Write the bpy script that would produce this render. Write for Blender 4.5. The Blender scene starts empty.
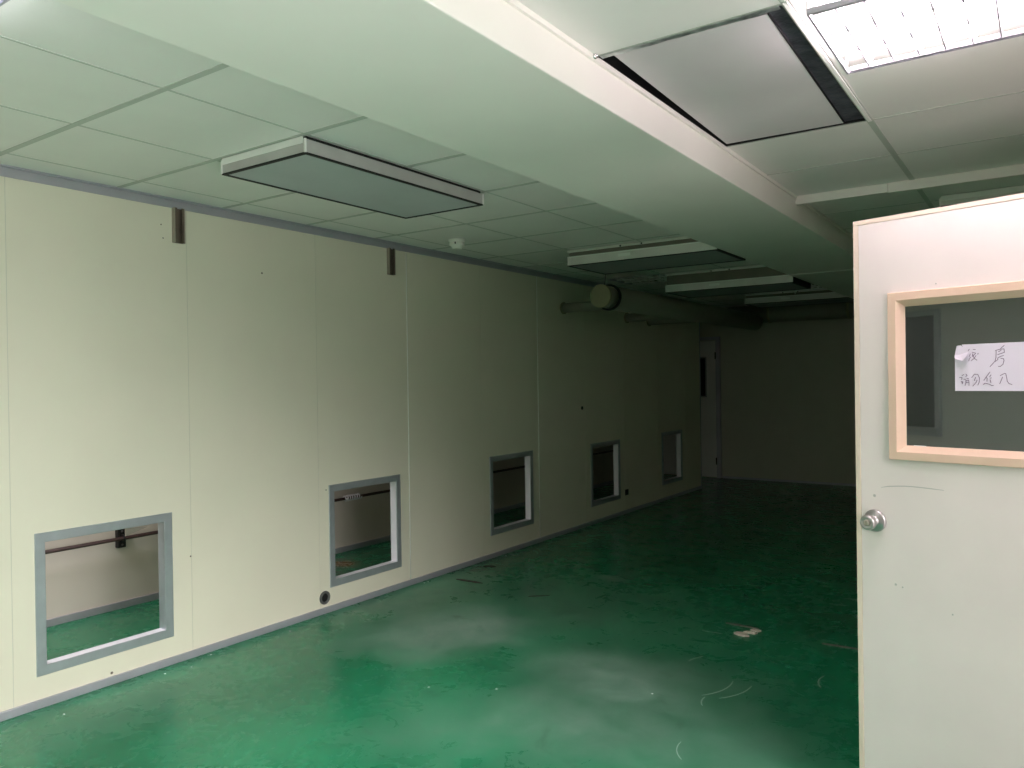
import bpy, bmesh, math, random
from mathutils import Vector, Matrix
random.seed(7)
scene = bpy.context.scene
COL = scene.collection
PI = math.pi

# ------------------------------------------------------------------ materials
def srgb(r, g, b):
    f = lambda c: (c / 255 / 12.92) if c <= 10 else ((c / 255 + 0.055) / 1.055) ** 2.4
    return (f(r), f(g), f(b), 1)

def mat(name, col, rough=0.5, metal=0.0, spec=0.5, noise=0.0, nscale=6.0, bump=0.0, bscale=60.0, emit=None, estr=0.0, ior=1.45, alpha=1.0):
    m = bpy.data.materials.new(name); m.use_nodes = True
    nt = m.node_tree; b = nt.nodes['Principled BSDF']
    b.inputs['Base Color'].default_value = col
    b.inputs['Roughness'].default_value = rough
    b.inputs['Metallic'].default_value = metal
    b.inputs['Specular IOR Level'].default_value = spec
    b.inputs['IOR'].default_value = ior
    b.inputs['Alpha'].default_value = alpha
    if emit:
        b.inputs['Emission Color'].default_value = emit
        b.inputs['Emission Strength'].default_value = estr
    tc = None
    if noise or bump:
        tc = nt.nodes.new('ShaderNodeTexCoord')
    if noise:
        n = nt.nodes.new('ShaderNodeTexNoise'); n.inputs['Scale'].default_value = nscale; n.inputs['Detail'].default_value = 5
        nt.links.new(tc.outputs['Object'], n.inputs['Vector'])
        r = nt.nodes.new('ShaderNodeMapRange')
        r.inputs['From Min'].default_value = 0.3; r.inputs['From Max'].default_value = 0.7
        r.inputs['To Min'].default_value = 1 - noise; r.inputs['To Max'].default_value = 1 + noise
        nt.links.new(n.outputs['Fac'], r.inputs['Value'])
        mx = nt.nodes.new('ShaderNodeVectorMath'); mx.operation = 'SCALE'
        mx.inputs[0].default_value = col[:3]
        nt.links.new(r.outputs['Result'], mx.inputs['Scale'])
        nt.links.new(mx.outputs['Vector'], b.inputs['Base Color'])
    if bump:
        n2 = nt.nodes.new('ShaderNodeTexNoise'); n2.inputs['Scale'].default_value = bscale; n2.inputs['Detail'].default_value = 3
        nt.links.new(tc.outputs['Object'], n2.inputs['Vector'])
        bp = nt.nodes.new('ShaderNodeBump'); bp.inputs['Strength'].default_value = bump; bp.inputs['Distance'].default_value = 0.01
        nt.links.new(n2.outputs['Fac'], bp.inputs['Height']); nt.links.new(bp.outputs['Normal'], b.inputs['Normal'])
    return m

M = {}
M['panel'] = mat('cream_panel', (0.76, 0.725, 0.60, 1), 0.45, spec=0.35, noise=0.02, nscale=2.5, bump=0.015, bscale=25)
M['seam'] = mat('panel_seam', (0.60, 0.59, 0.50, 1), 0.5)
M['corridor_panel'] = mat('corridor_panel', (0.70, 0.64, 0.58, 1), 0.5, noise=0.04, nscale=3)
M['rear_panel'] = mat('rear_panel', (0.74, 0.73, 0.68, 1), 0.5, noise=0.02)
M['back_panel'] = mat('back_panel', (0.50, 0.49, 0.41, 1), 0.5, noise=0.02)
M['tile'] = mat('ceiling_tile', (0.83, 0.81, 0.79, 1), 0.38, spec=0.4, noise=0.025, nscale=3, bump=0.02, bscale=14)
M['tee'] = mat('tee_bar', (0.50, 0.52, 0.48, 1), 0.5)
M['beam'] = mat('beam_board', (0.84, 0.82, 0.775, 1), 0.45, noise=0.025, nscale=2.2, bump=0.02, bscale=8)
M['alu'] = mat('aluminium', (0.42, 0.43, 0.46, 1), 0.42, metal=0.35, noise=0.06, nscale=9)
M['alu_trim'] = mat('aluminium_trim', (0.47, 0.46, 0.52, 1), 0.38, metal=0.45, noise=0.05, nscale=5)
M['alu_frame'] = mat('grey_frame_alu', (0.50, 0.535, 0.575, 1), 0.38, metal=0.6, noise=0.06, nscale=14)
M['reveal'] = mat('pale_reveal', (0.80, 0.78, 0.84, 1), 0.42, noise=0.03)
M['sheet'] = mat('ffu_sheet', (0.74, 0.72, 0.70, 1), 0.42, metal=0.25, noise=0.06, nscale=7)
M['sheet_white'] = mat('ffu_white_edge', (0.86, 0.86, 0.84, 1), 0.4)
M['sheet_grey'] = mat('ffu_sheet_grey', (0.52, 0.50, 0.50, 1), 0.42, metal=0.25, noise=0.08, nscale=7)
M['filter_dark'] = mat('filter_cloth_dark', (0.26, 0.27, 0.28, 1), 0.7, noise=0.05, nscale=3)
M['filter'] = mat('filter_cloth', (0.47, 0.48, 0.50, 1), 0.7, noise=0.05, nscale=3)
M['filter_clean'] = mat('filter_cloth_pale', (0.60, 0.57, 0.585, 1), 0.6, noise=0.04, nscale=3)
M['black'] = mat('black_gasket', (0.008, 0.008, 0.009, 1), 0.6)
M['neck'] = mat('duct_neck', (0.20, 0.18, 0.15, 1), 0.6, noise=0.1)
M['foil'] = mat('foil_tape', (0.16, 0.16, 0.20, 1), 0.32, metal=0.6, noise=0.4, nscale=16, bump=0.4, bscale=45)
M['foil_pale'] = mat('foil_tape_pale', (0.42, 0.46, 0.45, 1), 0.3, metal=0.7, noise=0.5, nscale=22, bump=0.4, bscale=50)
M['white_metal'] = mat('white_tray', (0.88, 0.88, 0.88, 1), 0.4)
M['louvre'] = mat('mirror_louvre', (0.78, 0.76, 0.82, 1), 0.30, metal=0.6)
M['tube_on'] = mat('lit_tube', (1, 1, 1, 1), 0.5, emit=(1.0, 0.83, 0.885, 1), estr=62)
M['tube_bay'] = mat('lit_tube_bay', (1, 1, 1, 1), 0.5, emit=(0.97, 0.97, 0.95, 1), estr=14)
M['louvre_off'] = mat('white_glint_louvre', (0.90, 0.90, 0.88, 1), 0.35)  # white colour paints the glints on the unlit louvres
M['tube_off'] = mat('unlit_tube', (0.85, 0.86, 0.86, 1), 0.3)
M['plastic'] = mat('white_plastic', (0.90, 0.90, 0.84, 1), 0.4)
M['duct'] = mat('duct_pvc', (0.27, 0.26, 0.21, 1), 0.5, noise=0.05)
M['duct_cap'] = mat('duct_cap', (0.30, 0.28, 0.175, 1), 0.55, noise=0.04)
M['bracket'] = mat('brown_steel', (0.16, 0.125, 0.10, 1), 0.45, metal=0.4, noise=0.2, nscale=20)
M['bracket_edge'] = mat('bracket_edge', (0.42, 0.37, 0.32, 1), 0.4, metal=0.5)
M['pipe'] = mat('maroon_pipe', (0.055, 0.028, 0.026, 1), 0.45, noise=0.2, nscale=20)
M['steel'] = mat('bright_steel', (0.75, 0.75, 0.76, 1), 0.22, metal=1.0)
M['knob'] = mat('knob_steel', (0.52, 0.48, 0.49, 1), 0.30, metal=0.85)
M['dark'] = mat('dark_plastic', (0.012, 0.012, 0.012, 1), 0.5)
M['zinc'] = mat('zinc', (0.85, 0.84, 0.88, 1), 0.4, metal=0.3)
M['port'] = mat('grey_port', (0.10, 0.10, 0.10, 1), 0.5, noise=0.2, nscale=30)
M['door'] = mat('door_white', (0.84, 0.76, 0.745, 1), 0.42, spec=0.4, noise=0.03, nscale=4, bump=0.01, bscale=18)
M['door_edge'] = mat('door_edge_strip', (0.84, 0.71, 0.60, 1), 0.45, noise=0.02)
M['molding'] = mat('pink_beige_molding', (0.76, 0.55, 0.43, 1), 0.42, noise=0.03, nscale=8)
M['far_door'] = mat('far_door', (0.80, 0.79, 0.78, 1), 0.5)
M['paper'] = mat('lilac_paper', (0.80, 0.73, 0.86, 1), 0.75, noise=0.015)
M['ink'] = mat('pencil_ink', (0.22, 0.15, 0.25, 1), 0.7)
M['scrap'] = mat('torn_board', (0.90, 0.74, 0.68, 1), 0.8, noise=0.1, nscale=60)
M['splinter'] = mat('grey_splinter', (0.16, 0.15, 0.13, 1), 0.7, noise=0.2, nscale=50)
M['dark_strip'] = mat('dark_strip', (0.035, 0.022, 0.018, 1), 0.6)
M['fleck'] = mat('white_fleck', (0.80, 0.84, 0.84, 1), 0.7)
M['scuff'] = mat('pale_scuff', (0.34, 0.46, 0.40, 1), 0.5)
M['dark_glass'] = mat('dark_window_glass', (0.01, 0.012, 0.013, 1), 0.08)
M['scratch'] = mat('grey_scratch', (0.52, 0.49, 0.48, 1), 0.6)

def door_glass():
    m = mat('dusty_glass', (0.045, 0.050, 0.047, 1), 0.02, ior=2.3, noise=0.10, nscale=2.0)
    m.node_tree.nodes['Principled BSDF'].inputs['Alpha'].default_value = 0.82
    return m
M['glass'] = door_glass()

def floor_material():
    m = bpy.data.materials.new('green_epoxy'); m.use_nodes = True
    nt = m.node_tree; N = nt.nodes; Lk = nt.links; b = N['Principled BSDF']
    tc = N.new('ShaderNodeTexCoord'); pos = tc.outputs['Object']
    def noise(scale, detail=6, rough=0.6, dist=0.0, vec=None):
        n = N.new('ShaderNodeTexNoise'); n.inputs['Scale'].default_value = scale; n.inputs['Detail'].default_value = detail
        n.inputs['Roughness'].default_value = rough; n.inputs['Distortion'].default_value = dist
        Lk.new(vec or pos, n.inputs['Vector']); return n.outputs['Fac']
    def mrange(v, a, c, lo=0.0, hi=1.0):
        r = N.new('ShaderNodeMapRange'); r.interpolation_type = 'SMOOTHSTEP'
        for k, x in zip(('From Min', 'From Max', 'To Min', 'To Max'), (a, c, lo, hi)): r.inputs[k].default_value = x
        Lk.new(v, r.inputs['Value']); return r.outputs['Result']
    def math2(op, a, c):
        n = N.new('ShaderNodeMath'); n.operation = op
        for i, x in enumerate((a, c)):
            if isinstance(x, (int, float)): n.inputs[i].default_value = x
            else: Lk.new(x, n.inputs[i])
        return n.outputs[0]
    warp = noise(1.6, 4, 0.5)
    fine = noise(7.0, 8, 0.7, 0.6)
    streak = noise(2.4, 4, 0.5, 0.8)
    def blob(cx, cy, rx, ry, rot=0.0, amt=1.0, edge=0.55):
        mp = N.new('ShaderNodeMapping'); mp.vector_type = 'TEXTURE'
        mp.inputs['Location'].default_value = (cx, cy, 0); mp.inputs['Rotation'].default_value = (0, 0, rot); mp.inputs['Scale'].default_value = (rx, ry, 1)
        Lk.new(pos, mp.inputs['Vector'])
        ln = N.new('ShaderNodeVectorMath'); ln.operation = 'LENGTH'; Lk.new(mp.outputs['Vector'], ln.inputs[0])
        d = math2('ADD', ln.outputs['Value'], math2('MULTIPLY', math2('SUBTRACT', warp, 0.5), 1.5))
        d = math2('ADD', d, math2('MULTIPLY', math2('SUBTRACT', streak, 0.5), 0.7))
        return mrange(d, 1.35, edge - 0.15, 0.0, amt)
    dust = None
    for args in ((0.88, 3.58, 0.62, 0.52, 0.3, 1.0, 0.15), (2.20, 3.45, 0.85, 0.50, -0.25, 0.80, -0.1), (2.15, 2.90, 0.8, 0.60, 0.2, 0.70, -0.1), (2.75, 3.05, 0.5, 0.6, 0.0, 0.45, -0.2),
                 (0.30, 1.95, 0.30, 0.75, 0.0, 0.16, 0.0), (1.30, 4.20, 1.15, 0.9, 0.0, 0.30, 0.0), (1.16, 5.15, 0.16, 0.07, 0.0, 0.8, 0.2), (0.25, 4.2, 0.3, 0.9, 0.0, 0.35, 0.2)):
        bl = blob(*args); dust = bl if dust is None else math2('MAXIMUM', dust, bl)
    dust = math2('MULTIPLY', dust, mrange(fine, 0.15, 0.85, 0.45, 1.15))
    base = N.new('ShaderNodeMix'); base.data_type = 'RGBA'
    base.inputs[6].default_value = (0.012, 0.140, 0.066, 1); base.inputs[7].default_value = (0.013, 0.230, 0.105, 1)
    Lk.new(mrange(noise(1.1, 5, 0.5, 0.4), 0.25, 0.75), base.inputs[0])
    mx = N.new('ShaderNodeMix'); mx.data_type = 'RGBA'; mx.inputs[7].default_value = (0.30, 0.40, 0.35, 1)
    Lk.new(math2('MULTIPLY', dust, 0.85), mx.inputs[0]); Lk.new(base.outputs[2], mx.inputs[6])
    # dark skid streaks
    wv = N.new('ShaderNodeMix'); wv.data_type = 'RGBA'; wv.inputs[7].default_value = (0.02, 0.06, 0.035, 1)
    Lk.new(mrange(noise(2.6, 3, 0.5, 2.0), 0.58, 0.85, 0.0, 0.45), wv.inputs[0]); Lk.new(mx.outputs[2], wv.inputs[6])
    rust = N.new('ShaderNodeMix'); rust.data_type = 'RGBA'; rust.inputs[7].default_value = (0.30, 0.075, 0.03, 1)
    Lk.new(blob(-0.93, 4.42, 0.15, 0.10, 0, 0.6, 0.2), rust.inputs[0]); Lk.new(wv.outputs[2], rust.inputs[6])
    Lk.new(rust.outputs[2], b.inputs['Base Color'])
    rg = math2('ADD', math2('MULTIPLY', dust, 0.38), mrange(fine, 0.3, 0.7, 0.21, 0.31))
    Lk.new(rg, b.inputs['Roughness'])
    b.inputs['Specular IOR Level'].default_value = 0.42
    bp = N.new('ShaderNodeBump'); bp.inputs['Strength'].default_value = 0.06; bp.inputs['Distance'].default_value = 0.02
    Lk.new(noise(4.0, 4), bp.inputs['Height']); Lk.new(bp.outputs['Normal'], b.inputs['Normal'])
    return m
M['floor'] = floor_material()

# ------------------------------------------------------------------ mesh helpers
class MB:
    def __init__(s): s.bm = bmesh.new()
    def box(s, x0, x1, y0, y1, z0, z1, mtx=None):
        vs = [s.bm.verts.new(Vector(c) if mtx is None else mtx @ Vector(c)) for c in
              ((x0, y0, z0), (x1, y0, z0), (x1, y1, z0), (x0, y1, z0), (x0, y0, z1), (x1, y0, z1), (x1, y1, z1), (x0, y1, z1))]
        for f in ((0, 3, 2, 1), (4, 5, 6, 7), (0, 1, 5, 4), (1, 2, 6, 5), (2, 3, 7, 6), (3, 0, 4, 7)):
            s.bm.faces.new([vs[i] for i in f])
        return s
    def tube(s, pts, r, n=16, cap=True):
        pts = [Vector(p) for p in pts]; rings = []
        ref = None
        for i, p in enumerate(pts):
            d = (pts[min(i + 1, len(pts) - 1)] - pts[max(i - 1, 0)]).normalized()
            if ref is None: ref = Vector((0, 0, 1)) if abs(d.z) < 0.9 else Vector((1, 0, 0))
            a = d.cross(ref).normalized(); c = d.cross(a).normalized(); ref = -c if (-c).dot(ref) > 0 else c
            rr = r[i] if isinstance(r, (list, tuple)) else r
            a = d.cross(ref).normalized()
            rings.append([s.bm.verts.new(p + rr * (math.cos(2 * PI * k / n) * ref + math.sin(2 * PI * k / n) * a)) for k in range(n)])
        for A, B in zip(rings, rings[1:]):
            for k in range(n):
                f = s.bm.faces.new((A[k], A[(k + 1) % n], B[(k + 1) % n], B[k])); f.smooth = n > 8
        if cap:
            s.bm.faces.new(rings[0][::-1]); s.bm.faces.new(rings[-1])
        return s
    def lathe(s, prof, origin=(0, 0, 0), axis='Z', n=32):
        """prof: list of (radius, height) along axis"""
        o = Vector(origin); rings = []
        for r, h in prof:
            ring = []
            for k in range(n):
                c, q = r * math.cos(2 * PI * k / n), r * math.sin(2 * PI * k / n)
                v = {'Z': (c, q, h), '-Y': (c, -h, q), 'X': (h, c, q)}[axis]
                ring.append(s.bm.verts.new(o + Vector(v)))
            rings.append(ring)
        for A, B in zip(rings, rings[1:]):
            for k in range(n):
                f = s.bm.faces.new((A[k], A[(k + 1) % n], B[(k + 1) % n], B[k])); f.smooth = True
        s.bm.faces.new(rings[0][::-1]); s.bm.faces.new(rings[-1])
        return s
    def prism(s, poly, z0, z1, fn=None):
        fn = fn or (lambda x, y, z: (x, y, z))
        lo = [s.bm.verts.new(fn(x, y, z0)) for x, y in poly]; hi = [s.bm.verts.new(fn(x, y, z1)) for x, y in poly]
        s.bm.faces.new(lo[::-1]); s.bm.faces.new(hi)
        n = len(poly)
        for i in range(n): s.bm.faces.new((lo[i], lo[(i + 1) % n], hi[(i + 1) % n], hi[i]))
        return s
    def ringloft(s, rect, prof, fn):
        """mitred picture-frame: rect=(u0,u1,v0,v1); prof=[(inset,height)...]; fn(u,v,h)->xyz"""
        u0, u1, v0, v1 = rect; loops = []
        for ins, h in prof:
            loops.append([s.bm.verts.new(fn(*c)) for c in ((u0 + ins, v0 + ins, h), (u1 - ins, v0 + ins, h), (u1 - ins, v1 - ins, h), (u0 + ins, v1 - ins, h))])
        for A, B in zip(loops, loops[1:]):
            for k in range(4): s.bm.faces.new((A[k], A[(k + 1) % 4], B[(k + 1) % 4], B[k]))
        return s
    def build(s, name, m, parent=None, bevel=0.0, label=None, segs=2):
        bmesh.ops.recalc_face_normals(s.bm, faces=s.bm.faces)
        me = bpy.data.meshes.new(name); s.bm.to_mesh(me); s.bm.free()
        o = bpy.data.objects.new(name, me); COL.objects.link(o)
        me.materials.append(m)
        if parent is not None: o.parent = parent
        if bevel:
            bv = o.modifiers.new('bevel', 'BEVEL'); bv.width = bevel; bv.segments = segs; bv.limit_method = 'ANGLE'; bv.angle_limit = math.radians(40)
        if label: o['label'] = label
        return o

def tag(o, label=None, cat=None, group=None, kind=None):
    if label: o['label'] = label
    if cat: o['category'] = cat
    if group: o['group'] = group
    if kind: o['kind'] = kind
    return o
def empty(name, loc=(0, 0, 0), rz=0.0, **k):
    o = bpy.data.objects.new(name, None); COL.objects.link(o); o.location = loc; o.rotation_euler = (0, 0, rz)
    o.empty_display_size = 0.1
    return tag(o, **k)
def dup(root, loc, rz=0.0, **k):
    r = root.copy(); COL.objects.link(r); r.location = loc; r.rotation_euler = (0, 0, rz); tag(r, **k)
    for ch in list(root.children):
        c = ch.copy(); COL.objects.link(c); c.parent = r
        for g in list(ch.children):
            d = g.copy(); COL.objects.link(d); d.parent = c
    return r

# ------------------------------------------------------------------ dimensions (metres)
H = 2.477            # ceiling plane
YB, YR = 11.15, -1.3 # back wall, rear wall (behind the camera)
XR = 4.22            # right wall
XC = -1.25           # far wall of the corridor
BX0, BX1, BZ = 2.035, 2.70, 2.34  # ceiling beam
D = [0.215 + 0.6 * i for i in range(4)]         # tee lines running away from the camera (left bay)
T = lambda k: 1.495 + 0.6 * (k - 1)             # tee lines running across (left bay)
RY = [2.13 + 0.585 * i for i in range(-6, 16)]  # tee lines running across (right bay)
RXL = [2.70, 3.28, 3.88, XR]

# ------------------------------------------------------------------ shell
f = MB().box(XC - 0.05, XR + 0.05, YR, YB, -0.06, 0.0).build('floor', M['floor'])
tag(f, 'glossy green epoxy floor with pale dusty worn patches', 'floor', kind='structure')
def flat_ribbon(mb, pts, w, z, fn=None):
    pts = [Vector((p[0], p[1], 0)) for p in pts]
    L, Rr = [], []
    for i, p in enumerate(pts):
        d = (pts[min(i + 1, len(pts) - 1)] - pts[max(i - 1, 0)]).normalized(); nrm = Vector((-d.y, d.x, 0))
        ww = w * (0.45 if i in (0, len(pts) - 1) else 1.0)
        L.append(p + nrm * ww / 2); Rr.append(p - nrm * ww / 2)
    poly = [(p.x, p.y) for p in L] + [(p.x, p.y) for p in Rr[::-1]]
    mb.prism(poly, z[0], z[1], fn)
def arc(p0, p1, sag, n=9):
    p0, p1 = Vector(p0), Vector(p1); d = p1 - p0; nrm = Vector((-d.y, d.x))
    return [tuple(p0 + d * t + nrm * sag * 4 * t * (1 - t)) for t in [i / (n - 1) for i in range(n)]]
for a, b2, sg, w in (((2.565, 3.715), (2.50, 3.47), 0.12, 0.006), ((2.66, 3.70), (2.58, 3.48), 0.10, 0.006), ((2.52, 3.46), (2.545, 3.36), -0.1, 0.006),
                     ((2.92, 4.02), (2.94, 3.86), -0.12, 0.006), ((2.28, 3.86), (2.32, 3.96), 0.05, 0.006), ((2.60, 2.98), (2.66, 2.84), -0.12, 0.004),
                     ((2.16, 4.36), (2.28, 4.37), 0.02, 0.006)):
    mb = MB(); flat_ribbon(mb, arc(a, b2, sg), w, (0.0, 0.0006)); mb.build('scuff_mark', M['scuff'], f)

# left wall: composite panels with seams and five openings
SEAMS = [YR, -0.16, 0.72, 1.585, 2.475, 3.375, 4.228, 5.118, 5.978, 6.850, 7.720, 8.59, 9.46, 9.965]
HOLES = [(1.682, 2.363, 0.146, 0.806), (3.457, 4.130, 0.154, 0.818), (5.214, 5.872, 0.186, 0.846), (6.944, 7.600, 0.180, 0.824), (8.702, 9.330, 0.190, 0.826)]
WT = 0.052; g = 0.0016
mb = MB()
for y0, y1 in zip(SEAMS, SEAMS[1:]):
    a, b2 = y0 + g, y1 - g
    h = next((q for q in HOLES if q[0] > y0 and q[1] < y1), None)
    if h:
        hy0, hy1, hz0, hz1 = h[0] + 0.036, h[1] - 0.036, h[2] + 0.036, h[3] - 0.036
        mb.box(-WT, 0, a, hy0, 0, 2.7); mb.box(-WT, 0, hy1, b2, 0, 2.7); mb.box(-WT, 0, hy0, hy1, 0, hz0); mb.box(-WT, 0, hy0, hy1, hz1, 2.7)
    else:
        mb.box(-WT, 0, a, b2, 0, 2.7)
wl = tag(mb.build('wall_left', M['panel']), 'cream sandwich panel wall with five low openings', 'wall', kind='structure')
for y in SEAMS[1:-1]:
    pale = abs(y - 4.228) < 0.01 or abs(y - 5.978) < 0.01
    MB().box(-WT + 0.004, -0.0005 if pale else -0.0015, y - 0.004, y + 0.004, 0.0, 2.7).build('seam_strip', M['seam'], wl)
    if pale: MB().tube([(0.0, y, 0.042), (0.0, y, H - 0.052)], 0.0042, 10).build('seam_bead', M['plastic'], wl)
MB().box(-WT - 0.004, 0.006, 9.963, 9.985, 0.0, H).build('end_cap', M['alu'], wl)
for y, z, r in ((3.436, 0.791, 0.005), (2.03, 0.055, 0.007), (2.965, 2.14, 0.006), (2.33, 2.33, 0.004), (2.34, 2.26, 0.004), (2.47, 0.55, 0.005)):
    MB().lathe([(r, 0.0), (r * 0.8, 0.0012)], (0, y, z), 'X', 10).build('screw_hole', M['bracket'], wl)

# other walls
def wall(name, x0, x1, y0, y1, z0, z1, m, label):
    return tag(MB().box(x0, x1, y0, y1, z0, z1).build(name, m), label, 'wall', kind='structure')
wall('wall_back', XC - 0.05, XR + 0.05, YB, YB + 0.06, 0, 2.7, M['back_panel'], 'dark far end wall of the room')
wall('wall_corridor', XC - 0.05, XC, YR, YB, 0, 2.7, M['corridor_panel'], 'pinkish grey wall seen through the low openings')
wall('wall_rear', XC - 0.05, XR + 0.05, YR - 0.06, YR, 0, 2.7, M['rear_panel'], 'pale wall opposite, reflected in the door glass')
mb = MB(); mb.box(XR, XR + 0.05, YR, -0.33, 0, 2.7); mb.box(XR, XR + 0.05, -0.33, 2.52, 2.03, 2.7); mb.box(XR, XR + 0.05, 2.52, 2.60, 0, 2.7)  # wide unseen gap added so the right-hand fill lights can enter
mb.box(XR, XR + 0.05, 2.60, 3.50, 2.03, 2.7); mb.box(XR, XR + 0.05, 3.50, YB, 0, 2.7)
tag(mb.build('wall_right', M['panel']), 'cream panel wall that carries the open door', 'wall', kind='structure')

# baseboards and ceiling trim
def bb(name, x0, x1, y0, y1, h, label):
    return tag(MB().box(x0, x1, y0, y1, 0.0, h).build(name, M['alu_trim'], bevel=0.003), label, 'baseboard', kind='structure')
bb('baseboard_left', 0.0, 0.014, YR, 9.965, 0.040, 'grey metal channel along the foot of the cream wall')
bb('baseboard_corridor', XC, XC + 0.012, YR, YB, 0.048, 'grey skirting on the wall beyond the openings')
bb('baseboard_back', -0.12, XR, YB - 0.012, YB, 0.03, 'thin skirting at the foot of the far wall')
mb = MB(); mb.box(0, 0.006, YR, 9.965, H - 0.050, H); mb.box(0.006, 0.022, YR, 9.965, H - 0.008, H)
tag(mb.build('trim_1', M['alu_trim'], bevel=0.0015), 'grey metal angle where the cream wall meets the ceiling', 'trim', kind='structure')
mb = MB(); mb.box(BX1, 3.165, 4.440, 4.470, H - 0.046, H); mb.box(3.167, XR, 4.436, 4.470, H - 0.050, H)
tag(mb.build('trim_2', M['beam'], bevel=0.002), 'narrow dropped strip across the right ceiling above the door', 'trim', kind='structure')
mb = MB(); mb.box(BX0, BX1, 6.745, 6.765, BZ - 0.004, BZ)
tag(mb.build('trim_3', M['sheet_white']), 'thin pale joint strip across the underside of the beam', 'trim', kind='structure')

# beam
bmx = tag(MB().box(BX0, BX1, YR, YB, BZ, 2.7).build('ceiling_beam', M['beam'], bevel=0.004), 'wide boxed ceiling beam running the length of the room', 'beam', kind='structure')
MB().box(BX1, BX1 + 0.010, YR, 4.44, H - 0.016, H).build('edge_angle', M['beam'], bmx)
MB().box(BX1, BX1 + 0.010, 4.47, YB, H - 0.016, H).build('edge_angle', M['beam'], bmx)

# ceilings: tiles as one mesh, tee bars as its children
lamp_cells_left = [(D[2], BX0 + 0.02, T(-1), T(0)), (D[0], D[1], T(10), T(11)), (D[2], D[3], T(13), T(14))]
skip_right = [(RXL[0], RXL[1], RY[6], RY[7]), (RXL[0], RXL[1], RY[7], RY[8]), (RXL[1], RXL[2], RY[6], RY[7])]
mb = MB()
xs = [0.0] + D[:3] + [BX0 + 0.02]
ys = [YR] + [T(k) for k in range(-3, 18)] + [YB]
for i in range(len(xs) - 1):
    for j in range(len(ys) - 1):
        cx, cy = (xs[i] + xs[i + 1]) / 2, (ys[j] + ys[j + 1]) / 2
        if any(a < cx < b2 and c < cy < d for a, b2, c, d in lamp_cells_left): continue
        mb.box(xs[i], xs[i + 1], ys[j], ys[j + 1], H, H + 0.012)
xs2 = [BX1 - 0.02] + RXL[1:]
ys2 = [YR] + [y for y in RY if YR < y < YB] + [YB]
for i in range(len(xs2) - 1):
    for j in range(len(ys2) - 1):
        cx, cy = (xs2[i] + xs2[i + 1]) / 2, (ys2[j] + ys2[j + 1]) / 2
        if any(a < cx < b2 and c < cy < d for a, b2, c, d in skip_right): continue
        mb.box(xs2[i], xs2[i + 1], ys2[j], ys2[j + 1], H, H + 0.012)
mb.box(XC, -WT, YR, YB, H, H + 0.012)      # ceiling of the corridor
ceil = tag(mb.build('ceiling', M['tile']), 'suspended ceiling of pale square tiles', 'ceiling', kind='structure')
wall('wall_header', -WT, 0.0, 9.986, YB, 2.27, 2.7, M['panel'], 'short wall piece over the gap beside the far door')
tz = H - 0.0022
mb = MB()
for k in range(-3, 18): mb.box(0.0, BX0 + 0.02, T(k) - 0.012, T(k) + 0.012, tz, H)
for x in D[:3]: mb.box(x - 0.0055, x + 0.0055, YR, YB, tz + 0.0006, H)
mb.build('tee_grid', M['tee'], ceil)
mb = MB()
for y in [y for y in RY if YR < y < YB]: mb.box(3.28 if abs(y - 2.715) < 0.01 else BX1, XR, y - 0.004, y + 0.004, tz + 0.0006, H)
for x in RXL[1:3]: mb.box(x - 0.012, x + 0.012, YR, 4.44, tz, H); mb.box(x - 0.012, x + 0.012, 4.47, YB, tz, H)
mb.build('tee_grid', M['tee'], ceil)

# ------------------------------------------------------------------ the five openings
WL = ['low square opening nearest the camera, corridor floor and maroon pipe behind it',
      'second low opening from the camera, above the round wall port',
      'third low opening from the camera, dark inside with a pale right reveal',
      'fourth low opening from the camera, beside the small dark socket',
      'farthest low opening, a dim mauve wall behind it']
for i, (y0, y1, z0, z1) in enumerate(HOLES):
    cy, cz = (y0 + y1) / 2, z0
    w = empty('window_%d' % (i + 1), (0, cy, cz), label=WL[i], cat='wall opening', group='low openings in the cream wall', kind='structure')
    rect = (y0 - cy, y1 - cy, 0.0, z1 - z0)
    fn = lambda u, v, h: (h, u, v)
    MB().ringloft(rect, [(0.0, 0.0), (0.0, 0.004), (0.002, 0.006), (0.043, 0.006), (0.045, 0.004), (0.045, 0.0)], fn).build('frame', M['alu_frame'], w)
    MB().ringloft(rect, [(0.0, -WT), (0.0, -WT - 0.004), (0.045, -WT - 0.004), (0.045, -WT)], fn).build('rear_frame', M['alu_frame'], w)
    # inner lining, four boards
    t = 0.009; a, b2, c, d = rect[0] + 0.036, rect[1] - 0.036, 0.036, rect[3] - 0.036
    MB().box(-WT, 0.0, a, b2, c, c + t).build('sill', M['reveal'], w)
    MB().box(-WT, 0.0, a, b2, d - t, d).build('head', M['alu_frame'], w)
    MB().box(-WT, 0.0, a, a + t, c + t, d - t).build('reveal', M['reveal'], w)
    MB().box(-WT, 0.0, b2 - t, b2, c + t, d - t).build('reveal', M['reveal'] if i else M['alu_frame'], w)  # first opening's far reveal coloured darker, for less light falling on it
    if i == 0:
        mb = MB().prism([(-0.10, d - 0.020), (-0.10, d - 0.060), (0.02, d - 0.030)], -WT - 0.012, -WT - 0.004, lambda x, y, z: (z, x + 0.22, y))
        mb.build('torn_flap', M['bracket_edge'], w)

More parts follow.
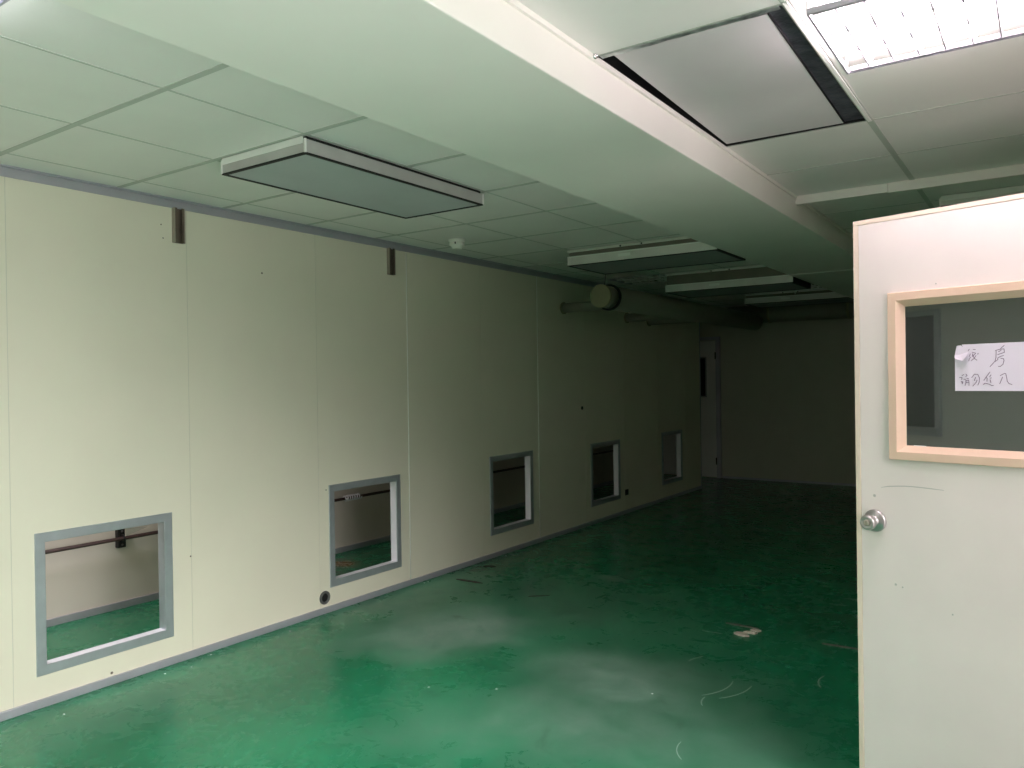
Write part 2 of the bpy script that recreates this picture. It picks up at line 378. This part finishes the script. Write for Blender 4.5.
# ------------------------------------------------------------------ filter units
FG = 'filter units hung in the ceiling'
def filter_unit(loc, w, l, drop, style, label, fmat='filter', sheet='sheet', side=False):
    """w along x, l along y; local origin at the ceiling plane, centre of the unit"""
    r = empty('fan_filter_unit', (loc[0], loc[1], loc[2] - 0.0028),  label=label, cat='ceiling filter unit', group=FG)
    x, y = w / 2, l / 2
    if style == 'flat':
        top = -0.012
        MB().box(-x + 0.006, x - 0.006, -y + 0.012, y - 0.012, top, 0.0).build('neck', M['black'], r)
    else:
        top = -drop + 0.072
        MB().box(-x, x, -y, y, -0.018, 0.0).build('top_flange', M['sheet'], r, bevel=0.002)
        MB().box(-x + 0.012, x - 0.012, -y + 0.012, y - 0.012, top, -0.018).build('neck', M['neck'], r)
        for q in (-0.14, 0.03):
            MB().lathe([(0.007, 0.0), (0.006, 0.003)], (q, -y, -0.012), '-Y', 10).build('screw_hole', M['black'], r)
    # housing: four folded sheet sides
    t = 0.004
    mb = MB(); mb.box(-x, x, -y, -y + t, -drop, top); mb.box(-x, x, y - t, y, -drop, top); mb.box(-x, -x + t, -y + t, y - t, -drop, top); mb.box(x - t, x, -y + t, y - t, -drop, top)
    mb.box(-x + t, x - t, -y + t, y - t, top - 0.004, top)
    hs = mb.build('housing', M[sheet], r, bevel=0.0015)
    if side: MB().box(x + 0.0005, x + 0.003, -y + 0.004, y, -drop, top).build('side_shade', M['black'], hs)  # black sheet painting the housing side's shade along with its dark rim
    if style == 'flat':
        mb = MB(); mb.box(-x + 0.004, x - 0.010, -y - 0.004, -y, -0.030, -0.001)
        mb.build('caulk_strip', M['sheet_white'], r, bevel=0.002)
        for sx, sy in ((-1, -1), (1, -1), (1, 1), (-1, 1)):
            mb = MB(); mb.box(sx * x - 0.004, sx * x + 0.004, sy * y - 0.004, sy * y + 0.004, -drop + 0.002, -0.012)
            mb.build('corner_angle', M['sheet_white'], hs)
    else:
        MB().box(-0.16, -0.06, -y - 0.0015, -y, -drop + 0.030, -drop + 0.050).build('name_plate', M['sheet_white'], hs)
        MB().box(-x, x, -y - 0.004, -y, top - 0.010, top - 0.002).build('fold', M['sheet_white'], hs)
    MB().ringloft((-x - 0.001, x + 0.001, -y - 0.001, y + 0.001), [(0, -drop + 0.004), (0, -drop - 0.002), (0.016, -drop - 0.002), (0.016, -drop + 0.004)], lambda u, v, h: (u, v, h)).build('gasket', M['black'], r)
    MB().box(-x + 0.015, x - 0.015, -y + 0.015, y - 0.015, -drop + 0.001, -drop + 0.006).build('filter_panel', M[fmat], r)
    return r
filter_unit((1.136, 2.690, H), 0.545, 1.185, 0.070, 'flat', 'long grey filter unit nearest the camera, white corner edges and black rim', 'filter', 'sheet_grey')
filter_unit((1.392, 5.480, H), 1.185, 0.600, 0.120, 'deep', 'second filter unit along the left ceiling, crosswise with a bright front flange', 'filter_dark', side=True)
filter_unit((1.428, 7.250, H), 1.185, 0.600, 0.178, 'deep', 'third filter unit along the left ceiling, hanging lowest beside the unlit louvre', 'filter_dark', side=True)
filter_unit((1.425, 9.600, H), 1.185, 0.600, 0.120, 'deep', 'farthest filter unit at the dark end of the left ceiling', 'filter_dark')
filter_unit((3.78, 5.22, H), 0.85, 0.585, 0.060, 'flat', 'filter unit behind the dropped strip, just over the top of the open door')

# recessed unit in the right bay, with foil edges and gaps
r = empty('fan_filter_unit', (2.99, 2.715, H), label='pale square-ended filter panel recessed in the right ceiling beside the lit lamp', cat='ceiling filter unit', group=FG)
x, y = 0.288, 0.582
mb = MB(); mb.box(-x, x, -y, y, 0.100, 0.112); mb.box(-x, -x + 0.004, -y, y, 0, 0.10); mb.box(x - 0.004, x, -y, y, 0, 0.10); mb.box(-x + 0.004, x - 0.004, -y, -y + 0.004, 0, 0.10); mb.box(-x + 0.004, x - 0.004, y - 0.004, y, 0, 0.10)
mb.build('housing', M['black'], r)
rot = Matrix.Rotation(math.radians(1.6), 4, 'Z')
MB().box(-0.245, 0.222, -0.556, 0.556, 0.002, 0.010, Matrix.Translation((-0.008, 0.004, 0)) @ rot).build('filter_panel', M['filter_clean'], r)
MB().box(0.2215, 0.2245, -0.556, 0.556, 0.0015, 0.0105, Matrix.Translation((-0.008, 0.004, 0)) @ rot).build('gasket', M['black'], r)
mb = MB()
poly = [(0.222, -0.575), (0.284, -0.575), (0.284, 0.578), (0.200, 0.578)]
mb.prism(poly, 0.010, 0.013); mb.build('foil_tape', M['foil'], r)
pts = [(-0.27 + i * 0.036, -0.562 + 0.006 * random.uniform(-1, 1)) for i in range(16)]
mb = MB(); mb.prism(pts + [(p[0], -0.586) for p in pts[::-1]], -0.004, -0.001); mb.build('foil_tape', M['foil_pale'], r)
mb = MB(); mb.box(0.284, 0.297, -0.60, 0.585, -0.006, 0.0); mb.build('edge_angle', M['sheet_white'], r)
mb = MB().lathe([(0.004, 0.02), (0.012, 0.012), (0.012, -0.004), (0.006, -0.010)], (-0.283, -0.598, -0.004), 'Z', 12); mb.build('hanger_bolt', M['steel'], r)

# ------------------------------------------------------------------ louvre lamps
def louvre_lamp(loc, lit, label, w=0.57, l=0.57, cell=(-0.3, 0.3, -0.3, 0.3)):
    r = empty('louvre_lamp', loc, label=label, cat='ceiling light', group='recessed louvre lamps')
    x, y = w / 2, l / 2; t = 0.004; up = 0.095; dz = 0.0 if lit else 0.050; lm = M['louvre'] if lit else M['louvre_off']
    mb = MB(); mb.box(-x, x, -y, y, up, up + t); mb.box(-x, -x + t, -y, y, 0, up); mb.box(x - t, x, -y, y, 0, up); mb.box(-x + t, x - t, -y, -y + t, 0, up); mb.box(-x + t, x - t, y - t, y, 0, up)
    mb.build('tray', M['white_metal'] if lit else M['neck'], r)  # unlit tray coloured dark for the shade up in its recess
    mb = MB(); mb.box(cell[0], cell[1], cell[2], -y, -0.003, 0.001); mb.box(cell[0], cell[1], y, cell[3], -0.003, 0.001); mb.box(cell[0], -x, -y, y, -0.003, 0.001); mb.box(x, cell[1], -y, y, -0.003, 0.001)
    mb.build('rim', M['tile'], r)
    MB().ringloft((-x, x, -y, y), [(0, -0.042 + dz), (0, -0.058 + dz), (0.006, -0.058 + dz), (0.006, -0.042 + dz), (0, -0.042 + dz)], lambda u, v, h: (u, v, h)).build('louvre_frame', M['alu_trim'], r)
    for sx in (-1, 1):
        for sy in (-1, 1):
            MB().box(sx * x - 0.004 * (sx > 0), sx * x + 0.004 * (sx < 0), sy * y - 0.012 * (sy > 0), sy * y + 0.012 * (sy < 0), -0.044, 0.004).build('hanger_clip', M['white_metal'], r)
    rows = 3; pitch = (l - 0.03) / rows
    for k in range(4):
        cx = -x + w * (k + 0.5) / 4
        MB().tube([(cx, -y + 0.02, -0.028 + dz), (cx, y - 0.02, -0.028 + dz)], 0.013, 12).build('tube', M['tube_on'] if lit and loc[0] > 3 else M['tube_bay'] if lit else M['tube_off'], r)
    mb = MB()
    for k in range(rows + 1):
        cy = -l / 2 + 0.015 + pitch * k
        mb.prism([(cy - 0.003, -0.056 + dz), (cy + 0.003, -0.056 + dz), (cy + 0.006, -0.044 + dz), (cy - 0.006, -0.044 + dz)], -x + 0.012, x - 0.012, lambda a, b2, c: (c, a, b2))
    mb.build('reflector', lm, r)
    mb = MB()
    for k in range(1, 8):
        cx = -x + w * k / 8
        mb.prism([(cx - 0.002, -0.056 + dz), (cx + 0.002, -0.056 + dz), (cx + 0.003, -0.044 + dz), (cx - 0.003, -0.044 + dz)], -y + 0.02, y - 0.02, lambda a, b2, c: (a, c, b2))
    mb.build('louvre', lm, r)
    return r
louvre_lamp((3.610, 2.350, H), True, 'lit louvre lamp glaring white in the right ceiling above the open door', 0.545, 0.49, (3.292 - 3.610, 3.88 - 3.610, 2.10 - 2.350, 2.715 - 2.350))
louvre_lamp((1.715, 0.595, H), True, 'lit louvre lamp whose corner just shows at the upper left, beside the beam', 0.545, 0.545)
louvre_lamp(((D[0] + D[1]) / 2, (T(10) + T(11)) / 2, H), False, 'unlit louvre lamp in the left ceiling, behind the second filter unit')
louvre_lamp(((D[2] + D[3]) / 2, (T(13) + T(14)) / 2, H), False, 'unlit louvre lamp at the far end of the ceiling, between the last two filter units')

# ------------------------------------------------------------------ small fittings on ceiling and wall
r = empty('smoke_detector', (0.417, 4.303, H), label='round white smoke detector on the left ceiling', cat='smoke detector')
MB().lathe([(0.060, 0.0), (0.060, -0.014), (0.054, -0.019)], (0, 0, 0), 'Z').build('base', M['plastic'], r)
MB().lathe([(0.053, -0.019), (0.053, -0.040), (0.046, -0.045), (0.036, -0.047), (0.036, -0.059), (0.026, -0.064)], (0, 0, 0), 'Z').build('sensor_head', M['plastic'], r)
MB().box(0.020, 0.026, -0.0535, -0.044, -0.036, -0.022).build('indicator', M['dark'], r)

def bracket(y, label):
    r = empty('wall_bracket', (0.0, y, 2.243), label=label, cat='wall bracket', group='short steel channels under the ceiling trim')
    MB().box(0, 0.004, -0.027, 0.027, 0, 0.186).build('web', M['bracket'], r)
    for s_ in (-1, 1):
        MB().box(0.0, 0.024, s_ * 0.029 - 0.003, s_ * 0.029 + 0.003, 0, 0.186).build('flange', M['bracket_edge'], r)
        MB().box(0.020, 0.024, min(s_ * 0.026, s_ * 0.014), max(s_ * 0.026, s_ * 0.014), 0, 0.186).build('lip', M['bracket'], r)
    return r
bracket(2.423, 'short brown steel channel on the wall, the one nearer the camera')
bracket(4.060, 'short brown steel channel on the wall beyond the long filter unit')

r = empty('wall_port', (0.0, 3.410, 0.101), label='round grey pipe port low in the wall below the second opening', cat='pipe port')
MB().lathe([(0.043, 0.0), (0.043, 0.006), (0.038, 0.010), (0.030, 0.010), (0.028, 0.004), (0.027, 0.001)], (0, 0, 0), 'X').build('collar', M['port'], r)
MB().lathe([(0.027, 0.0), (0.026, 0.002)], (0, 0, 0), 'X').build('hole', M['black'], r)
r = empty('wall_socket', (0.0, 7.750, 0.200), label='small dark socket plate low on the wall past the fourth opening', cat='socket')
MB().box(0, 0.008, -0.035, 0.035, 0, 0.062).build('plate', M['dark'], r, bevel=0.002)
MB().box(0.008, 0.010, -0.016, 0.016, 0.016, 0.046).build('insert', M['black'], r)
r = empty('cable_grommet', (0.0, 6.782, 1.195), label='tiny black grommet at mid height on the cream wall', cat='grommet')
MB().lathe([(0.018, 0.0), (0.018, 0.006), (0.011, 0.010)], (0, 0, 0), 'X', 20).build('ring', M['dark'], r)
MB().lathe([(0.009, 0.010), (0.007, 0.0112)], (0, 0, 0), 'X', 12).build('bore', M['black'], r)

# ------------------------------------------------------------------ ducts
r = empty('exhaust_duct', (0.60, 6.08, 2.213), label='beige round duct with a flat disc end, running along the wall top to the back', cat='duct')
MB().tube([(0, 0.03, 0), (0, 0.16, 0)], 0.100, 36).build('end_spigot', M['duct'], r)
MB().lathe([(0.100, -0.03), (0.104, -0.022), (0.104, 0.0), (0.100, 0.004)], (0, 0, 0), '-Y', 40).build('end_cap', M['duct_cap'], r)
MB().tube([(0, 0.16, 0), (0, 0.18, 0)], 0.118, 36).build('collar', M['dark'], r)
MB().tube([(0, 0.18, 0), (0, 4.35, 0.0)], 0.108, 36).build('trunk', M['duct'], r)
for yy, zz, rr in ((0.36, -0.045, 0.046), (1.72, -0.060, 0.046), (2.30, -0.060, 0.052)):
    b1 = MB().tube([(-0.598, yy, zz), (-0.03, yy, zz)], rr, 24).build('branch_pipe', M['duct'], r)
    MB().tube([(-0.599, yy, zz), (-0.582, yy, zz)], rr + 0.011, 24).build('wall_ring', M['duct_cap'], b1)
MB().tube([(0.035, 0.06, H - 2.213), (0.012, 0.06, 0.10), (-0.005, 0.06, 0.098)], 0.004, 8).build('hanger_wire', M['dark'], r)
r = empty('ventilation_duct', (0.0, 10.62, 2.333), label='large round duct crossing in front of the dark far wall', cat='duct')
MB().tube([(0.002, 0, 0), (BX0 - 0.002, 0, 0)], 0.121, 36).build('trunk', M['duct'], r)
for xx in (0.75, 1.75):
    MB().tube([(xx - 0.015, 0, 0), (xx + 0.015, 0, 0)], 0.127, 36).build('joint_band', M['duct_cap'], r)

# ------------------------------------------------------------------ corridor pipe
r = empty('wall_pipe', (XC, 0.0, 0.0), label='thin maroon pipe along the wall behind the low openings', cat='pipe')
PZ = 0.474
MB().tube([(0.055, -1.25, PZ), (0.055, 11.1, PZ)], 0.0125, 14).build('pipe_run', M['pipe'], r)
for yy in (2.752, 6.6):
    c = MB().box(0.0, 0.038, yy - 0.027, yy + 0.027, PZ - 0.064, PZ + 0.064).build('clip_plate', M['dark'], r, bevel=0.003)
    MB().tube([(0.036, yy, PZ - 0.020), (0.058, yy, PZ - 0.0205), (0.074, yy, PZ), (0.058, yy, PZ + 0.0205), (0.036, yy, PZ + 0.020)], 0.006, 8).build('u_bolt', M['dark'], c)
    for zz in (-0.045, 0.045):
        MB().lathe([(0.007, 0.038), (0.007, 0.043), (0.004, 0.045)], (0, yy, PZ + zz), 'X', 6).build('bolt', M['port'], c)
r = empty('hose_clamp', (XC + 0.055, 4.80, PZ), label='shiny coiled steel clamp on the pipe, seen through the second opening', cat='clamp')
pts = [(0.022 * math.cos(a), -0.095 + 0.19 * a / (14 * PI), 0.022 * math.sin(a)) for a in [i * PI / 8 for i in range(113)]]
MB().tube(pts, 0.0060, 6).build('coil', M['zinc'], r)
MB().lathe([(0.008, 0.018), (0.008, 0.045), (0.005, 0.050)], (0, -0.09, 0), 'X', 10).build('screw', M['zinc'], r)

# far door in the end wall
r = empty('door_2', (-0.155, YB, 0.0), label='grey far door with a narrow dark window, in the corner of the end wall', cat='door', kind='structure')
lf = MB().box(-0.93, -0.045, -0.034, -0.004, 0.012, 2.02).build('leaf', M['far_door'], r, bevel=0.004)
MB().ringloft((-0.70, -0.180, 1.19, 1.79), [(0, -0.034), (0, -0.040), (0.018, -0.040), (0.022, -0.035)], lambda u, v, h: (u, h, v)).build('window_frame', M['alu'], lf)
MB().box(-0.68, -0.200, -0.037, -0.0345, 1.21, 1.77).build('pane', M['dark_glass'], lf)
mb = MB(); mb.box(-0.038, 0.022, -0.050, 0.0, 0.0, 2.08); mb.box(-1.0, -0.038, -0.050, 0.0, 2.03, 2.08); mb.build('door_frame', M['alu_trim'], r)
for zz in (0.25, 1.80):
    MB().tube([(-0.040, -0.052, zz - 0.05), (-0.040, -0.052, zz + 0.05)], 0.009, 10).build('hinge', M['dark'], r)

# window behind the camera, mirrored in the door glass
r = empty('window_6', (0.06, YR, 0.93), label='dark framed window reflected in the door glass', cat='window', kind='structure')
MB().ringloft((-0.62, 0.44, 0.0, 1.13), [(0, 0.0), (0, 0.03), (0.05, 0.03), (0.05, 0.004)], lambda u, v, h: (u, h, v)).build('frame', M['alu_frame'], r)
MB().box(-0.58, 0.40, 0.003, 0.008, 0.04, 1.09).build('pane', M['dark_glass'], r)
MB().box(-0.60, 0.42, 0.0, 0.05, 0.03, 0.075).build('sill', M['alu'], r)

# ------------------------------------------------------------------ the open door
DA = math.atan2(-0.2699981, 0.9628609)
door = empty('door_1', (3.307, 2.819, 0.0), DA, label='open white door with a paper notice on its window, filling the right edge', cat='door', kind='structure')
DW, DH = 0.90, 2.0; W0, W1, V0, V1 = 0.116, 0.784, 1.208, 1.748
fnD = lambda u, v, h: (u, -h, v)
mb = MB(); t = 0.040; o0, o1, p0, p1 = W0 + 0.03, W1 - 0.03, V0 + 0.03, V1 - 0.03
mb.box(0.018, o0, 0, t, 0.012, DH - 0.016); mb.box(o1, DW - 0.018, 0, t, 0.012, DH - 0.016); mb.box(o0, o1, 0, t, 0.012, p0); mb.box(o0, o1, 0, t, p1, DH - 0.016)
leaf = mb.build('leaf', M['door'], door)
mb = MB(); mb.box(0.0, 0.0168, -0.0012, t + 0.001, 0.010, DH - 0.0148); mb.box(DW - 0.0168, DW, -0.0012, t + 0.001, 0.010, DH - 0.0148); mb.box(0.0, DW, -0.0012, t + 0.001, DH - 0.0145, DH)
mb.build('edge_strip', M['door_edge'], door, bevel=0.0012)
molding = MB().ringloft((W0, W1, V0, V1), [(0.0, 0.0), (0.0, 0.010), (0.002, 0.013), (0.026, 0.013), (0.029, 0.009), (0.043, -0.010), (0.046, -0.014)], fnD).build('window_molding', M['molding'], door)
MB().ringloft((W0, W1, V0, V1), [(0.0, -t), (0.0, -t - 0.012), (0.030, -t - 0.012), (0.046, -0.024)], fnD).build('window_molding', M['molding'], door)
MB().box(o0, o1, 0.014, 0.019, p0, p1).build('glass', M['glass'], door, label='dusty grey glass')
MB().box(0.184, 0.222, 0.0132, 0.0140, 1.2530, 1.2555).build('sticker', M['fleck'], door)
kn = MB().lathe([(0.037, 0.0), (0.037, 0.004), (0.033, 0.009), (0.020, 0.013), (0.014, 0.018), (0.013, 0.030)], (0.0635, 0, 1.0), '-Y', 40).build('knob_rose', M['knob'], door)
k2 = MB().lathe([(0.013, 0.026), (0.019, 0.031), (0.0240, 0.038), (0.0250, 0.050), (0.0232, 0.058), (0.018, 0.062), (0.012, 0.057)], (0.0635, 0, 1.0), '-Y', 40).build('knob', M['knob'], door)
MB().lathe([(0.0095, 0.056), (0.0095, 0.063), (0.0075, 0.064)], (0.0635, 0, 1.0), '-Y', 24).build('key_cylinder', M['bracket_edge'], k2)
MB().box(0.0625, 0.0645, -0.0646, -0.0638, 0.994, 1.006).build('keyhole', M['black'], k2)
mb = MB(); flat_ribbon(mb, [(0.084, 1.112), (0.110, 1.118), (0.136, 1.121), (0.160, 1.1232), (0.183, 1.124), (0.21, 1.1238), (0.238, 1.123), (0.279, 1.1215)], 0.0030, (-0.0006, 0.0), lambda a, b2, c: (a, c, b2)); mb.build('scratch', M['scratch'], leaf)
for a, b2, rr in ((0.128, 0.80, 0.004), (0.150, 0.795, 0.003), (0.062, 1.083, 0.005), (0.30, 0.74, 0.003), (0.262, 1.765, 0.003)):
    MB().lathe([(rr, 0.0), (rr * 0.8, 0.0006)], (a, 0, b2), '-Y', 10).build('dent', M['scratch'], leaf)
for zz in (0.22, 1.0, 1.78):
    MB().tube([(DW + 0.006, 0.0, zz - 0.05), (DW + 0.006, 0.0, zz + 0.05)], 0.007, 12).build('hinge', M['steel'], door)

# notice taped to the glass
notice = empty('paper_notice', (3.307, 2.819, 0.0), DA, label='lilac paper with handwritten characters taped to the door window', cat='notice')
PT = 0.0126
sheet = MB().prism([(0.3095, 1.4302), (0.6065, 1.4302), (0.6075, 1.5735), (0.3299, 1.5719), (0.3328, 1.5637), (0.3274, 1.5698), (0.3154, 1.5687), (0.3098, 1.5436)], PT, PT + 0.0006, lambda a, b2, c: (a, c, b2)).build('sheet', M['paper'], notice)
bm = bmesh.new()
vs = [bm.verts.new(c) for c in ((0.3098, PT - 0.001, 1.5400), (0.3098, PT - 0.004, 1.5339), (0.3150, PT - 0.010, 1.5283), (0.3377, PT - 0.014, 1.5212), (0.3518, PT - 0.005, 1.5485), (0.3241, PT - 0.0015, 1.5409))]
bm.faces.new(vs)
mb = MB(); mb.bm.free(); mb.bm = bm
fl = mb.build('folded_corner', M['paper'], notice); sd = fl.modifiers.new('thick', 'SOLIDIFY'); sd.thickness = 0.0005
STROKES = [[(0.3616, 1.5561), (0.3679, 1.5553)], [(0.3586, 1.5472), (0.3683, 1.5447)], [(0.3537, 1.5431), (0.3507, 1.5347)], [(0.3605, 1.5429), (0.3594, 1.5344), (0.3683, 1.5437)], [(0.3545, 1.5325), (0.3506, 1.5283), (0.349, 1.5209)], [(0.3595, 1.5429), (0.3642, 1.529), (0.3719, 1.5229)], [(0.3692, 1.5373), (0.3633, 1.5279), (0.3554, 1.5218)], [(0.3755, 1.5439), (0.374, 1.5408)], [(0.3509, 1.5571), (0.3479, 1.5524)], [(0.4453, 1.5647), (0.4355, 1.5553)], [(0.4215, 1.5501), (0.4318, 1.5533), (0.4447, 1.5544), (0.4455, 1.544), (0.4279, 1.5379)], [(0.4373, 1.5505), (0.4303, 1.5467)], [(0.4239, 1.549), (0.4232, 1.5292), (0.4208, 1.5189), (0.407, 1.5026)], [(0.4432, 1.5348), (0.4353, 1.5325), (0.4283, 1.528), (0.4278, 1.5229), (0.4203, 1.5174)], [(0.4357, 1.5268), (0.4431, 1.5255), (0.4444, 1.5203), (0.4415, 1.509), (0.435, 1.503), (0.4294, 1.5031)], [(0.3347, 1.4807), (0.3292, 1.4765)], [(0.3227, 1.4717), (0.3297, 1.4711), (0.3286, 1.4647)], [(0.3271, 1.4593), (0.332, 1.4582), (0.3305, 1.4518), (0.3281, 1.4593)], [(0.3407, 1.4816), (0.3441, 1.4773), (0.3401, 1.4742)], [(0.3346, 1.4657), (0.3395, 1.4656)], [(0.343, 1.4677), (0.3479, 1.4682)], [(0.3405, 1.4635), (0.3404, 1.456), (0.3378, 1.4464)], [(0.3404, 1.4603), (0.3483, 1.4634), (0.3492, 1.4559), (0.3491, 1.4463)], [(0.3404, 1.4555), (0.3483, 1.4565)], [(0.3641, 1.4802), (0.3567, 1.4708)], [(0.3641, 1.4808), (0.3738, 1.4801), (0.378, 1.4695), (0.3774, 1.4568), (0.3734, 1.4478)], [(0.3679, 1.4717), (0.3639, 1.4622), (0.3659, 1.4622)], [(0.3717, 1.4632), (0.3687, 1.4558), (0.3594, 1.4447)], [(0.4068, 1.4869), (0.3982, 1.4745), (0.39, 1.462)], [(0.3963, 1.4714), (0.3991, 1.4682), (0.3985, 1.4587)], [(0.4096, 1.4785), (0.4057, 1.4723)], [(0.4071, 1.4681), (0.4104, 1.4691)], [(0.4066, 1.4639), (0.4075, 1.4629), (0.4075, 1.4566), (0.4098, 1.4566)], [(0.3884, 1.4493), (0.3932, 1.4535), (0.4046, 1.4503), (0.4102, 1.4466), (0.4158, 1.4471)], [(0.4338, 1.4756), (0.4459, 1.4821), (0.4486, 1.4811), (0.4512, 1.4686), (0.4521, 1.4594), (0.4565, 1.4521), (0.4647, 1.449)], [(0.4402, 1.4714), (0.4327, 1.4517)]]
i = 0
for n0, n1 in ((0, 9), (9, 15), (15, 24), (24, 28), (28, 34), (34, 36)):
    mb = MB()
    for st in STROKES[n0:n1]:
        i += 1
        for a, b2 in zip(st, st[1:]):
            d = Vector((b2[0] - a[0], b2[1] - a[1])); n = Vector((-d.y, d.x)).normalized() * 0.00095; e = d.normalized() * 0.0005
            A, B = Vector(a) - e, Vector(b2) + e
            z1 = PT - 0.0003 - 0.00001 * i
            mb.prism([tuple(A + n), tuple(B + n), tuple(B - n), tuple(A - n)], z1 - 0.0002, z1, lambda p, q, c: (p, c, q))
    mb.build('handwritten_character', M['ink'], sheet)

# ------------------------------------------------------------------ litter on the floor
def scrap(name, loc, poly, th, m, label, cat, group=None, bend=0.0):
    mb = MB(); mb.prism(poly, 0.0, th)
    for v in mb.bm.verts: v.co.z += bend * (abs(v.co.x) ** 1.5)
    o = mb.build(name, m); o.location = loc
    return tag(o, label, cat, group)
SG = 'litter on the green floor'
scrap('torn_scrap', (2.385, 4.40, 0.0005), [(-0.048, -0.006), (-0.035, 0.022), (0.0, 0.032), (0.022, 0.026), (0.028, 0.006), (0.044, -0.012), (0.020, -0.024), (-0.018, -0.020)], 0.010, M['scrap'], 'pale torn board scrap, largest of those on the floor near the door', 'scrap', SG, 0.25)
scrap('torn_scrap', (2.420, 4.462, 0.0005), [(-0.045, -0.012), (-0.030, 0.010), (0.0, 0.016), (0.032, 0.010), (0.024, -0.014), (-0.01, -0.016)], 0.008, M['scrap'], 'middle-sized pale scrap touching the largest one', 'scrap', SG, 0.2)
scrap('torn_scrap', (2.428, 4.515, 0.0005), [(-0.030, -0.010), (-0.018, 0.014), (0.012, 0.013), (0.030, 0.003), (0.016, -0.015)], 0.008, M['scrap'], 'smallest pale scrap, behind the other two', 'scrap', SG, 0.2)
def sliver(loc, rz, ln, w, h, m, label):
    mb = MB(); mb.prism([(-ln / 2, -w * 0.2), (-ln * 0.2, -w / 2), (ln * 0.3, -w * 0.45), (ln / 2, 0.0), (ln * 0.2, w / 2), (-ln * 0.35, w * 0.4)], 0.0, h)
    o = mb.build('sliver', m); o.location = loc; o.rotation_euler = (0, 0, rz)
    return tag(o, label, 'sliver', SG)
sliver((2.330, 4.565, 0.0), -0.05, 0.20, 0.018, 0.006, M['splinter'], 'grey splinter just behind the pale scraps')
sliver((2.90, 4.50, 0.0), 0.05, 0.20, 0.016, 0.006, M['splinter'], 'grey splinter on the floor close to the door edge')
sliver((0.309, 4.527, 0.0), 0.03, 0.24, 0.030, 0.006, M['dark_strip'], 'dark brown strip on the floor beside the cream wall')
sliver((0.16, 4.98, 0.0), 0.5, 0.10, 0.05, 0.004, M['dark_strip'], 'small dark flake by the wall beyond the dark strip')
sliver((0.955, 4.47, 0.0), 0.7, 0.15, 0.014, 0.004, M['dark_strip'], 'thin dark sliver out on the bare floor')
mb = MB()
for x, y in ((0.10, 2.25), (0.13, 2.38), (0.17, 1.72), (0.05, 2.55), (0.10, 3.05), (0.05, 4.32), (0.052, 4.36), (0.06, 5.35), (0.055, 5.75), (1.36, 2.85), (1.65, 3.01), (2.30, 3.36)):
    mb.box(x - 0.004, x + 0.004, y - 0.003, y + 0.004, 0, 0.002)
tag(mb.build('paint_flecks', M['fleck']), 'tiny white paint flecks scattered on the floor', 'flecks', kind='stuff')

# ------------------------------------------------------------------ light
def area(name, loc, sx, sy, power, col, spread=170, rot=(0, 0, 0)):
    l = bpy.data.lights.new(name, 'AREA'); l.shape = 'RECTANGLE'; l.size = sx; l.size_y = sy; l.energy = power; l.color = col; l.spread = math.radians(spread)
    o = bpy.data.objects.new(name, l); COL.objects.link(o); o.location = loc; o.rotation_euler = rot
    return o
area('bay_glow', (1.715, 0.595, H + 0.030), 0.46, 0.44, 44, (0.93, 1.0, 0.99), 140)               # inside the lit fixture of the left bay
area('right_fill_down', (XR + 0.45, 0.5, 1.25), 1.5, 1.5, 23, (1.0, 0.96, 0.93), 80, (0, -PI / 2 + 0.35, PI))    # added fill from the unseen right side, aimed down at the left wall
area('right_fill_far', (XR + 0.45, 1.4, 1.45), 1.5, 1.3, 10, (1.0, 0.97, 0.94), 50, (0, -PI / 2 + 0.45, PI - 0.35))  # added fill turned along the room, for the lower left wall
area('right_fill_up', (XR + 0.40, 0.5, 0.8), 1.5, 1.5, 18, (0.97, 0.98, 0.95), 95, (0, -PI / 2 - 0.7, PI))   # added fill aimed up, to lift the beam and ceiling
area('right_fill_side', (XR + 0.10, 2.0, 1.0), 1.9, 0.9, 10, (1.0, 0.93, 0.89), 180, (0, -PI / 2, PI))  # added fill from the right, on the door and left wall
area('right_ceiling_fill', (XR + 0.30, 3.05, 0.8), 1.4, 0.85, 3.2, (1.0, 0.90, 0.85), 90, (0, -PI / 2 - 0.85, PI))        # added fill tilted up at the right ceiling and beam face
area('corridor_lamp', (-0.68, 1.35, H - 0.02), 0.5, 0.5, 26, (1.0, 0.93, 0.99), 160)
w = bpy.data.worlds.new('World'); scene.world = w; w.use_nodes = True
w.node_tree.nodes['Background'].inputs['Color'].default_value = (0.5, 0.55, 0.55, 1); w.node_tree.nodes['Background'].inputs['Strength'].default_value = 0.0

# ------------------------------------------------------------------ camera
F, YAW, PITCH, ROLL = 777.641802, 0.605457232, -4.92649268e-3, -1.41063831e-2
fwd = Vector((-math.sin(YAW) * math.cos(PITCH), math.cos(YAW) * math.cos(PITCH), math.sin(PITCH)))
r0 = Vector((math.cos(YAW), math.sin(YAW), 0)); u0 = r0.cross(fwd)
rt = math.cos(ROLL) * r0 + math.sin(ROLL) * u0; up = -math.sin(ROLL) * r0 + math.cos(ROLL) * u0
cd = bpy.data.cameras.new('camera'); cam = bpy.data.objects.new('camera', cd); COL.objects.link(cam)
mw = Matrix((rt, up, -fwd)).transposed().to_4x4(); mw.translation = Vector((3.84969456, 0.0, 1.48255516)); cam.matrix_world = mw
cd.sensor_width = 36; cd.lens = F / 1024 * 36; cd.clip_start = 0.01
scene.camera = cam

vs_ = scene.view_settings
vs_.view_transform = 'Standard'; vs_.look = 'None'; vs_.gamma = 1.0; vs_.exposure = 0.04; vs_.use_curve_mapping = False
scene.cycles.max_bounces = 10; scene.cycles.diffuse_bounces = 6; scene.cycles.glossy_bounces = 5
scene.cycles.use_denoising = True
